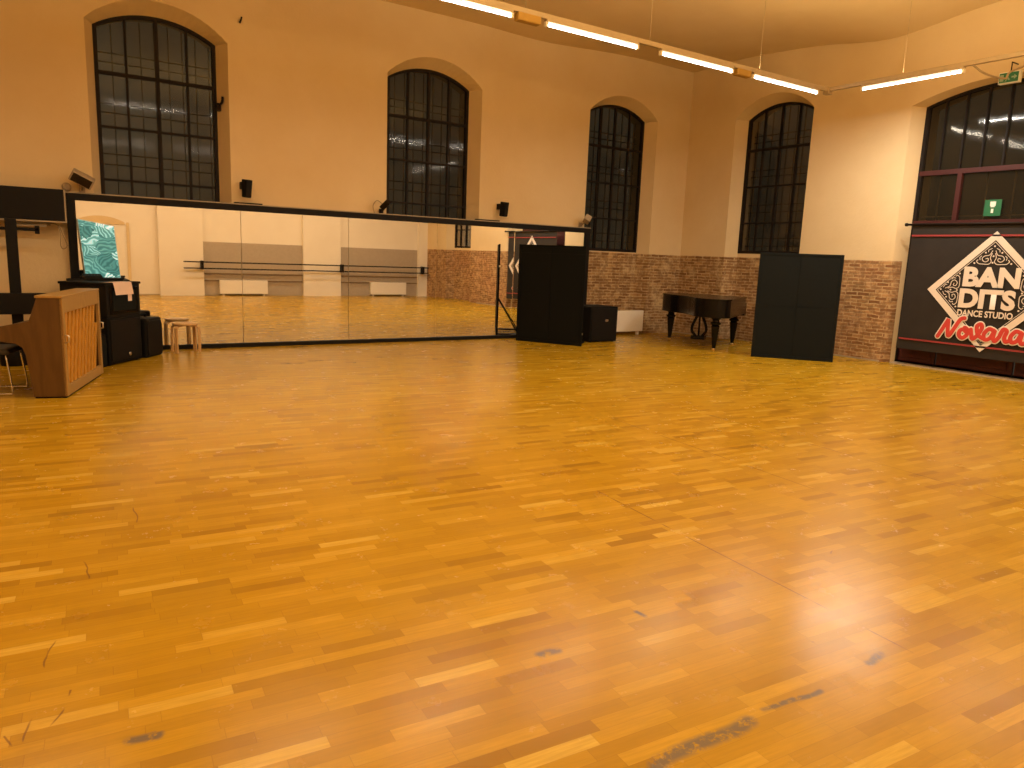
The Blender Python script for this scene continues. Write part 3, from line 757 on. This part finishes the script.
for s_ in (-1, 1):
    b.tube([GM @ Vector((LX, LY+s_*q, z)) for q, z in [(v.x, v.y) for v in crom([Vector((.035, .55, 0)), Vector((.05, .46, 0)), Vector((.085, .38, 0)), Vector((.12, .28, 0)), Vector((.12, .20, 0)), Vector((.075, .14, 0)), Vector((.06, .11, 0))], 4)]], .024, 10)
b.tube([GM @ Vector((LX, LY, .12)), GM @ Vector((LX, LY, .55))], .016, 8)
b.box(LX-.07, LX+.07, LY-.11, LY+.11, .52, .555, GM)
lyr = b.build('lyre', M_LAC, gpn)
b = MB(); b.box(LX-.09, LX+.08, LY-.12, LY+.12, .06, .125, GM, bev=.008); b.build('pedal_box', M_LAC, lyr)
for k in (-1, 1):
    b = MB(); b.box(LX-.17, LX-.08, LY+k*.05-.018, LY+k*.05+.018, .075, .088, GM, bev=.004); tag(b.build('pedal', M_BRASS, lyr), 'brass pedal')

# ------------------------------------------------------------------ banner on the doorway
XN = 10.66
bn = thing('banner', (XN, 4.87, .25), 'dark dance studio banner with white diamond emblem and red script hung across the doorway', 'banner')
b = MB(); YL, YR = 5.868, 3.86
ny, nz = 24, 16; g = []
def sag(y, z): return .010*math.sin(y*3.1+z*.9)*(1-z/2.1)+.004*math.sin(y*9+z*4)*(1-z/2.1)
for i in range(ny+1):
    g.append([b.bm.verts.new((XN+.014+.5*sag(YL+(YR-YL)*i/ny, .25+1.78*j/nz), YL+(YR-YL)*i/ny+(.03*(1-j/nz) if i == 0 else 0), .25+1.78*j/nz)) for j in range(nz+1)])
for i in range(ny):
    for j in range(nz):
        f = b.bm.faces.new([g[i][j], g[i][j+1], g[i+1][j+1], g[i+1][j]]); f.smooth = True
b.build('cloth', M_BAN, bn)
XD1, XD2, XD3, XD4 = XN-.004, XN-.006, XN-.008, XN-.010
def sheet(b, pts, x):      # flat polygon of the print; pts in (y, z)
    b.bm.faces.new([b.bm.verts.new((x, y, z)) for y, z in pts])
for z in (1.875, .40):
    b = MB(); b.box(XD1, XD1+.003, YR+.005, YL-.005, z-.012, z+.012); b.build('stripe', M_STR, bn)
LC = (4.745, 1.13)
def ring(b, R, r, x, c=LC):
    o = [(c[0]+R, c[1]), (c[0], c[1]+R), (c[0]-R, c[1]), (c[0], c[1]-R)]; i = [(c[0]+r, c[1]), (c[0], c[1]+r), (c[0]-r, c[1]), (c[0], c[1]-r)]
    for k in range(4): sheet(b, [o[k], o[(k+1) % 4], i[(k+1) % 4], i[k]], x)
b = MB(); ring(b, .80, .685, XD1); ring(b, .665, .655, XD1)
ring(b, .115, .09, XD1, (LC[0], LC[1]-.60))
b.build('diamond_border', M_BW1, bn)
def ribbon(b, pts, w, x, y0, z0, s=1.0, flip=1, th=.0016):
    """painted brush stroke: a flattened round stroke lying on the cloth; pts in lettering space (right, up)"""
    P = crom([Vector((q[0], q[1], 0)) for q in pts], 7)
    Q = [Vector((0, y0-flip*p.x*s, z0+p.y*s)) for p in P]
    d0 = (Q[0]-Q[1]).normalized(); d1 = (Q[-1]-Q[-2]).normalized(); r = w/2
    full = [Q[0]+d0*r*k for k in (.98, .75, .4)]+Q+[Q[-1]+d1*r*k for k in (.4, .75, .98)]
    rr = [r*.2, r*.66, r*.92]+[r]*len(Q)+[r*.92, r*.66, r*.2]
    M = Matrix.Translation((x, 0, 0)) @ Matrix.Diagonal((th/r, 1, 1, 1))
    b.tube(full, rr, 12, M)
def paisley(cy, cz, ang):
    ca, sa = math.cos(ang), math.sin(ang)
    def tr(p): return (p[0]*ca-p[1]*sa, p[0]*sa+p[1]*ca)
    for s_ in (-1, 1):
        b = MB()
        for pts, w in [([(.02, .10), (.05, .045), (.11, .03), (.135, -.01), (.10, -.045), (.06, -.03), (.065, .0), (.09, -.005)], .010),
                       ([(.02, .065), (.035, .01), (.02, -.04), (.05, -.075), (.12, -.075), (.17, -.07), (.20, -.04), (.185, -.02)], .010),
                       ([(.03, .13), (.065, .11), (.07, .085)], .009), ([(.145, .03), (.165, .01), (.16, -.02)], .009)]:
            ribbon(b, [tr((s_*p[0], p[1])) for p in pts], w, XD1, cy, cz)
        for p in [(.10, .075), (.225, -.065), (.0, .16), (.0, -.055), (.0, .03)]:
            q = tr((s_*p[0], p[1])); sheet(b, [(cy-q[0]+.012*math.cos(a*math.pi/4), cz+q[1]+.012*math.sin(a*math.pi/4)) for a in range(8)], XD1-.001*(s_ > 0))
        b.build('paisley_ornament', M_BW1, bn)
paisley(LC[0], LC[1]+.445, 0); paisley(LC[0]+.455, LC[1]+.01, math.pi/2); paisley(LC[0]-.455, LC[1]+.01, -math.pi/2)
def lettering(text, y_left, y_right, z0, z1, x, mat, bold, name):
    cu = bpy.data.curves.new('t', 'FONT'); cu.body = text; cu.offset = bold; cu.resolution_u = 4
    ob = bpy.data.objects.new('t', cu); C.objects.link(ob)
    dg = bpy.context.evaluated_depsgraph_get(); me = bpy.data.meshes.new_from_object(ob.evaluated_get(dg))
    bpy.data.objects.remove(ob)
    xs = [v.co.x for v in me.vertices]; ys = [v.co.y for v in me.vertices]
    ax, bx_, ay, by = min(xs), max(xs), min(ys), max(ys)
    for v in me.vertices:
        u_, w_ = (v.co.x-ax)/(bx_-ax), (v.co.y-ay)/(by-ay)
        v.co = (Vector((x, y_left+(y_right-y_left)*u_, z0+(z1-z0)*w_)))
    b = MB(); b.bm.from_mesh(me); bpy.data.meshes.remove(me)
    return b.build(name, mat, bn)
lettering('BAN', 5.085, 4.385, 1.195, 1.462, XD2, M_BW1, .05, 'large_lettering')
lettering('DITS', 5.105, 4.405, .905, 1.17, XD2, M_BW1, .05, 'large_lettering')
lettering('DANCE STUDIO', 5.10, 4.41, .795, .882, XD2, M_BW1, .03, 'small_lettering')
script = [[(0, .02), (.05, .12), (.12, .27), (.13, .28), (.14, .12), (.16, .04), (.22, .14), (.30, .30), (.36, .33)],                       # N
          [(.38, .17), (.32, .14), (.31, .07), (.36, .03), (.42, .08), (.43, .15), (.38, .19), (.40, .13), (.47, .15)],                     # o
          [(.47, .17), (.49, .08), (.51, .03), (.57, .09), (.62, .20), (.60, .26), (.55, .22), (.58, .10), (.66, .05)],                      # v
          [(.79, .18), (.72, .20), (.66, .12), (.68, .04), (.75, .07), (.80, .19), (.79, .08), (.82, .03), (.87, .10)],                      # a
          [(.87, .10), (.91, .21), (.96, .19), (.94, .10), (.96, .04), (1.01, .06)],                                                          # r
          [(1.15, .18), (1.08, .20), (1.02, .12), (1.04, .04), (1.11, .07), (1.16, .19), (1.15, .08), (1.18, .03), (1.26, .08)]]              # a
b = MB(); [ribbon(b, s_, .084, XD3, 5.315, .47, .90) for s_ in script]; tag(b.build('script_outline', M_BW1, bn), 'white outline of the script')
b = MB(); [ribbon(b, s_, .054, XD4, 5.315, .47, .90) for s_ in script]; tag(b.build('script_lettering', M_BRED, bn), 'red handwritten script')
b = MB(); b.tube([(XN-.01, 5.94, 2.03), (XN-.01, 3.75, 2.03)], .016, 10)
b.build('rod', M_IRON, bn)
for y in (5.94, 3.75):
    b = MB(); b.tube([(XN-.01, y, 2.03), (XN-.01, y+(.03 if y > 5 else -.03), 2.03)], .024, 12); b.box(XN-.02, XB+.15, y-.012, y+.012, 2.02, 2.04); b.build('rod_bracket', M_IRON, bn)

# exit sign box over the doorway
ex = thing('exit_sign', (10.55, 4.82, 3.76), 'green emergency exit light box hanging above the doorway', 'sign')
b = MB(); b.box(10.53, 10.60, 4.695, 4.94, 3.76, 3.90, bev=.006); b.build('housing', M_SW, ex)
b = MB(); b.box(10.524, 10.531, 4.708, 4.928, 3.772, 3.888); fc = b.build('face', M_GRN, ex)
b = MB()
def sq(y0, y1, z0, z1): sheet(b, [(y0, z0), (y1, z0), (y1, z1), (y0, z1)], 10.5225)
sq(4.92, 4.875, 3.79, 3.87)                                   # doorway
sheet(b, [(4.845, 3.85), (4.83, 3.865), (4.815, 3.85), (4.83, 3.835)], 10.5225)
sheet(b, [(4.85, 3.835), (4.82, 3.835), (4.80, 3.80), (4.815, 3.795), (4.83, 3.812), (4.845, 3.785), (4.86, 3.785), (4.84, 3.82)], 10.5225)
sheet(b, [(4.785, 3.82), (4.785, 3.84), (4.755, 3.84), (4.755, 3.86), (4.72, 3.83), (4.755, 3.80), (4.755, 3.82)], 10.5225)
b.build('pictogram', M_PIC2, fc)
b = MB(); b.tube([(10.57, 4.82, 3.90), (10.57, 4.82, 4.02), (10.73, 4.82, 4.02)], .008, 8); b.build('hanger', M_IRON, ex)
sk = thing('exit_sticker', (XB+.19, 4.9, 2.15), 'square green emergency exit sticker on the glass above the banner', 'sign')
b = MB(); b.box(XB+.192, XB+.197, 4.86, 5.07, 2.145, 2.36); b.build('face', M_GRN, sk)
b = MB()
for y0, y1, z0, z1 in [(4.93, 5.0, 2.275, 2.335), (4.94, 4.99, 2.26, 2.275), (4.95, 4.98, 2.185, 2.24)]: b.box(XB+.189, XB+.1925, y0, y1, z0, z1)
b.build('pictogram', M_SW, sk)

# ------------------------------------------------------------------ suspended lighting
LY_, LX_ = 6.60, 9.40; ZT = 3.72
def tube_light(x0, x1, along, label):
    c = (x0+x1)/2; L = x1-x0
    if along == 'x': Mx = Matrix.Translation((c, LY_, ZT))
    else: Mx = Matrix.Translation((LX_, c, ZT)) @ rotz(math.pi/2)
    t = thing('tube_light', Mx.to_translation(), label, 'light', 'lit tube lights on the suspended track')
    b = MB(); b.tube([Mx @ Vector((-L/2, 0, 0)), Mx @ Vector((L/2, 0, 0))], .0135, 12); b.build('tube', M_TUBE, t)
    b = MB(); b.box(-L/2-.02, L/2+.02, -.028, .028, .026, .05, Mx); b.build('housing', M_TRACK, t)
    for s_ in (-1, 1):
        b = MB(); b.box(s_*(L/2+.012)-.012, s_*(L/2+.012)+.012, -.02, .02, -.02, .03, Mx); b.build('lamp_holder', M_WHITE, t)
    area_lamp(Mx, L, *((LP_E*3.1, (1, .93, .80)) if along == 'y' else (LP_E,)))
    up_fill(Mx, L)
LP_E = 24; FILL_E = 290
def up_fill(Mx, L):  # added fill facing up to brighten the ceiling, not a fitting of the track
    la = bpy.data.lights.new('ceiling_fill', 'AREA'); la.shape = 'RECTANGLE'; la.size = L*U; la.size_y = .06
    la.energy = 5*L; la.color = (1, .70, .34)
    lo = bpy.data.objects.new('ceiling_fill', la); C.objects.link(lo)
    lo.location = (Mx.to_translation()+Vector((0, 0, .12)))*U; lo.rotation_euler = (math.pi, 0, Mx.to_euler().z)
def area_lamp(Mx, L, e=None, col=(1, .85, .65)):
    la = bpy.data.lights.new('tube_glow', 'AREA'); la.shape = 'RECTANGLE'; la.size = L*U; la.size_y = .05
    la.energy = (e or LP_E)*L; la.color = col
    lo = bpy.data.objects.new('tube_glow', la); C.objects.link(lo)
    loc = Mx.to_translation(); rz = Mx.to_euler().z
    lo.location = (loc+Vector((0, 0, -.025)))*U; lo.rotation_euler = (0, 0, rz)
tube_light(4.62, 5.85, 'x', 'second lit tube light from the left on the long suspended track')
tube_light(2.95, 4.17, 'x', 'lit tube light cut off by the top edge of the photo')
tube_light(6.24, 7.43, 'x', 'third lit tube light from the left on the long suspended track')
tube_light(7.84, 9.15, 'x', 'lit tube light nearest the bend, on the long suspended track')
tube_light(4.82, 6.07, 'y', 'lit tube light on the short track running towards the doorway')
# broad unseen fill lights, added to wash the ceiling with warm light
def fill_light(x, y, e):
    la = bpy.data.lights.new('fill_light', 'AREA'); la.shape = 'RECTANGLE'; la.size = 2.6*U; la.size_y = 2.6*U
    la.energy = e; la.color = (1, .70, .33)
    lo = bpy.data.objects.new('fill_light', la); C.objects.link(lo); lo.location = Vector((x, y, 3.3))*U; lo.rotation_euler = (math.pi, 0, 0)
for x, y in ((-.6, 3.4), (3.5, 3.7), (7.0, 3.0)): fill_light(x, y, FILL_E)
# lamps of the same track outside the picture
for c in (-.3, 1.9): area_lamp(Matrix.Translation((c, LY_, ZT)), 1.25)
for c in (3.6, 2.0): area_lamp(Matrix.Translation((LX_, c, ZT)) @ rotz(math.pi/2), 1.25)
for c in (.2, 2.0, 3.8, 5.6, 7.4): area_lamp(Matrix.Translation((c, 1.2, ZT)), 1.25)
tr = thing('lighting_track', (5.0, LY_, ZT+.05), 'long suspended lighting track bending along the right wall', 'lighting track')
b = MB(); b.box(-1.2, LX_+.04, LY_-.025, LY_+.025, ZT+.05, ZT+.10, bev=.004); b.build('long_rail', M_TRACK, tr)
b = MB(); b.box(LX_-.025, LX_+.025, .8, LY_-.025, ZT+.05, ZT+.10, bev=.004); b.build('short_rail', M_TRACK, tr)
b = MB(); b.box(LX_-.045, LX_+.045, LY_-.045, LY_+.045, ZT+.01, ZT+.11, bev=.006); b.build('corner_joint', M_TRACK, tr)
for x, y in [(6.05, LY_), (7.95, LY_), (4.35, LY_), (LX_, 5.55), (LX_, 3.4)]:
    b = MB(); b.tube([(x, y, ZT+.09), (x, y, 4.86)], .0022, 6); b.build('suspension_wire', M_TRACK, tr)
for x0, x1, lab in [(4.24, 4.52, 'yellow junction box on the track between the first two tube lights'), (7.50, 7.76, 'yellow junction box on the track by the last tube light')]:
    b = MB(); b.box(x0, x1, LY_-.045, LY_+.045, ZT-.03, ZT+.05, bev=.012); tag(b.build('junction_box', M_YEL, origin=((x0+x1)/2, LY_, ZT)), lab, 'junction box', 'yellow boxes on the lighting track')
b = MB(); b.tube(crom([(LX_, 4.72, ZT+.06), (LX_+.2, 4.66, ZT-.02), (LX_+.6, 4.62, ZT-.02), (LX_+.9, 4.70, ZT+.12), (XB, 4.60, ZT+.30)], 6), .012, 8)
tag(b.build('power_cable', M_TRACK, origin=(LX_+.6, 4.62, ZT)), 'cable sagging from the track towards the exit sign', 'cable')

# ------------------------------------------------------------------ small things on the walls
def flood(P, rot, label, mat, s=1.0):
    t = thing('floodlight', P, label, 'floodlight'); P = Vector(P)
    Mx = Matrix.Translation(P) @ rot
    b = MB(); b.box(-.13*s, .13*s, -.09*s, .05*s, -.065*s, .065*s, Mx, bev=.012); b.build('housing', mat, t)
    b = MB(); b.box(-.11*s, .11*s, -.098*s, -.088*s, -.05*s, .05*s, Mx); b.build('lens', M_GLASS, t)
    b = MB(); b.tube([P+Vector((.0, .0, -.03)), P+Vector((0, YA-P.y-.02, -.12))], .012, 8); b.box(P.x-.03, P.x+.03, YA-.03, YA, P.z-.17, P.z-.06); b.build('bracket', mat, t)
    return t
flood((.59, 10.27, 2.075), Matrix.Rotation(math.radians(27), 4, 'Y') @ Matrix.Rotation(.4, 4, 'X'), 'beige floodlight tilted down on the wall left of the first window', M_BEIGE, .95)
flood((8.19, 10.25, 2.06), rotz(.9) @ Matrix.Rotation(.5, 4, 'X') @ Matrix.Rotation(.3, 4, 'Y'), 'beige floodlight above the right end of the mirrors', M_BEIGE, .8)
flood((4.43, 10.25, 2.045), rotz(-.8) @ Matrix.Rotation(.4, 4, 'X') @ Matrix.Rotation(-.7, 4, 'Y'), 'dark spotlight on the mirror ledge at the left of the second window', M_IRON, .62)
b = MB(); b.tube(crom([(4.30, 10.36, 1.92), (4.28, 10.36, 2.02), (4.34, 10.36, 2.10), (4.42, 10.36, 2.06)], 5), .006, 6); tag(b.build('lamp_cable', M_CORD, origin=(4.3, 10.36, 1.92)), 'thin cable of the dark spotlight on the mirror ledge', 'cable')
for x, lab in ((2.475, 'small black wall speaker above the mirrors right of the first window'), (6.51, 'small black wall speaker above the mirrors right of the second window')):
    t = thing('wall_speaker', (x, 10.33, 2.0), lab, 'speaker', 'small speakers above the mirrors'); Mx = Matrix.Translation((x, 10.30, 2.115)) @ rotz(.25) @ Matrix.Rotation(.12, 4, 'X')
    b = MB(); b.prism([(-.040, -.115), (.040, -.115), (.05, .115), (-.05, .115)], -.06, .05, 'y', Mx, bev=.008); b.build('cabinet', M_PLAS, t)
    b = MB(); b.box(-.036, .036, -.068, -.059, -.10, .10, Mx, bev=.003); b.build('grille', M_BLK, t)
    b = MB(); b.box(-.06, -.02, .03, YA-10.30, .02, .11, Matrix.Translation((x, 10.30, 2.09))); b.build('bracket', M_PLAS, t)
for x0, x1, lab in ((2.33, 2.69, 'flat black strip on the mirror ledge right of the first window'), (6.03, 6.47, 'flat black strip on the mirror ledge right of the second window')):
    b = MB(); b.box(x0, x1, 10.345, 10.41, 1.918, 1.936, bev=.003); tag(b.build('black_strip', M_BLK, origin=((x0+x1)/2, 10.38, 1.918)), lab, 'strip')
b = MB(); b.tube(crom([(2.215, 10.60, 3.16), (2.20, 10.55, 3.15), (2.24, 10.52, 3.20), (2.25, 10.52, 3.27)], 5), .016, 8); b.box(2.19, 2.245, 10.59, 10.64, 3.10, 3.20)
tag(b.build('window_latch', M_IRON, origin=(2.22, 10.58, 3.15)), 'dark curved latch at the right side of the first window', 'latch')
b = MB(); b.tube([(2.47, 10.43, 4.20), (2.47, 10.37, 4.22), (2.475, 10.35, 4.25)], .012, 8); tag(b.build('wall_hook', M_IRON, origin=(2.47, 10.42, 4.2)), 'small dark hook on the wall beside the top of the first window', 'hook')
b = MB(); b.lathe([(.045, 0), (.05, .01), (.05, .03), (.03, .045)], 16, Matrix.Translation((.43, YA, 1.975)) @ Matrix.Rotation(math.pi/2, 4, 'X')); tag(b.build('wall_rosette', M_BEIGE, origin=(.43, YA, 1.975)), 'pale round fitting on the wall below the left floodlight', 'fitting')

# ------------------------------------------------------------------ night outside
w = bpy.data.worlds.new('night'); bpy.context.scene.world = w; w.use_nodes = True
nt = w.node_tree; nt.nodes.clear()
o = nt.nodes.new('ShaderNodeOutputWorld'); bg = nt.nodes.new('ShaderNodeBackground'); tc = nt.nodes.new('ShaderNodeTexCoord')
nz_ = nt.nodes.new('ShaderNodeTexNoise'); nz_.inputs['Scale'].default_value = 5; cr = nt.nodes.new('ShaderNodeValToRGB')
cr.color_ramp.elements[0].position = .35; cr.color_ramp.elements[0].color = (.030, .026, .016, 1)
cr.color_ramp.elements[1].position = .7; cr.color_ramp.elements[1].color = (.10, .09, .06, 1)
nt.links.new(tc.outputs['Generated'], nz_.inputs[0]); nt.links.new(nz_.outputs[0], cr.inputs[0]); nt.links.new(cr.outputs[0], bg.inputs[0]); nt.links.new(bg.outputs[0], o.inputs[0])
bg.inputs[1].default_value = 1.0

vs = bpy.context.scene.view_settings
vs.view_transform = 'Standard'; vs.look = 'None'; vs.exposure = 0.0; vs.gamma = 1.0
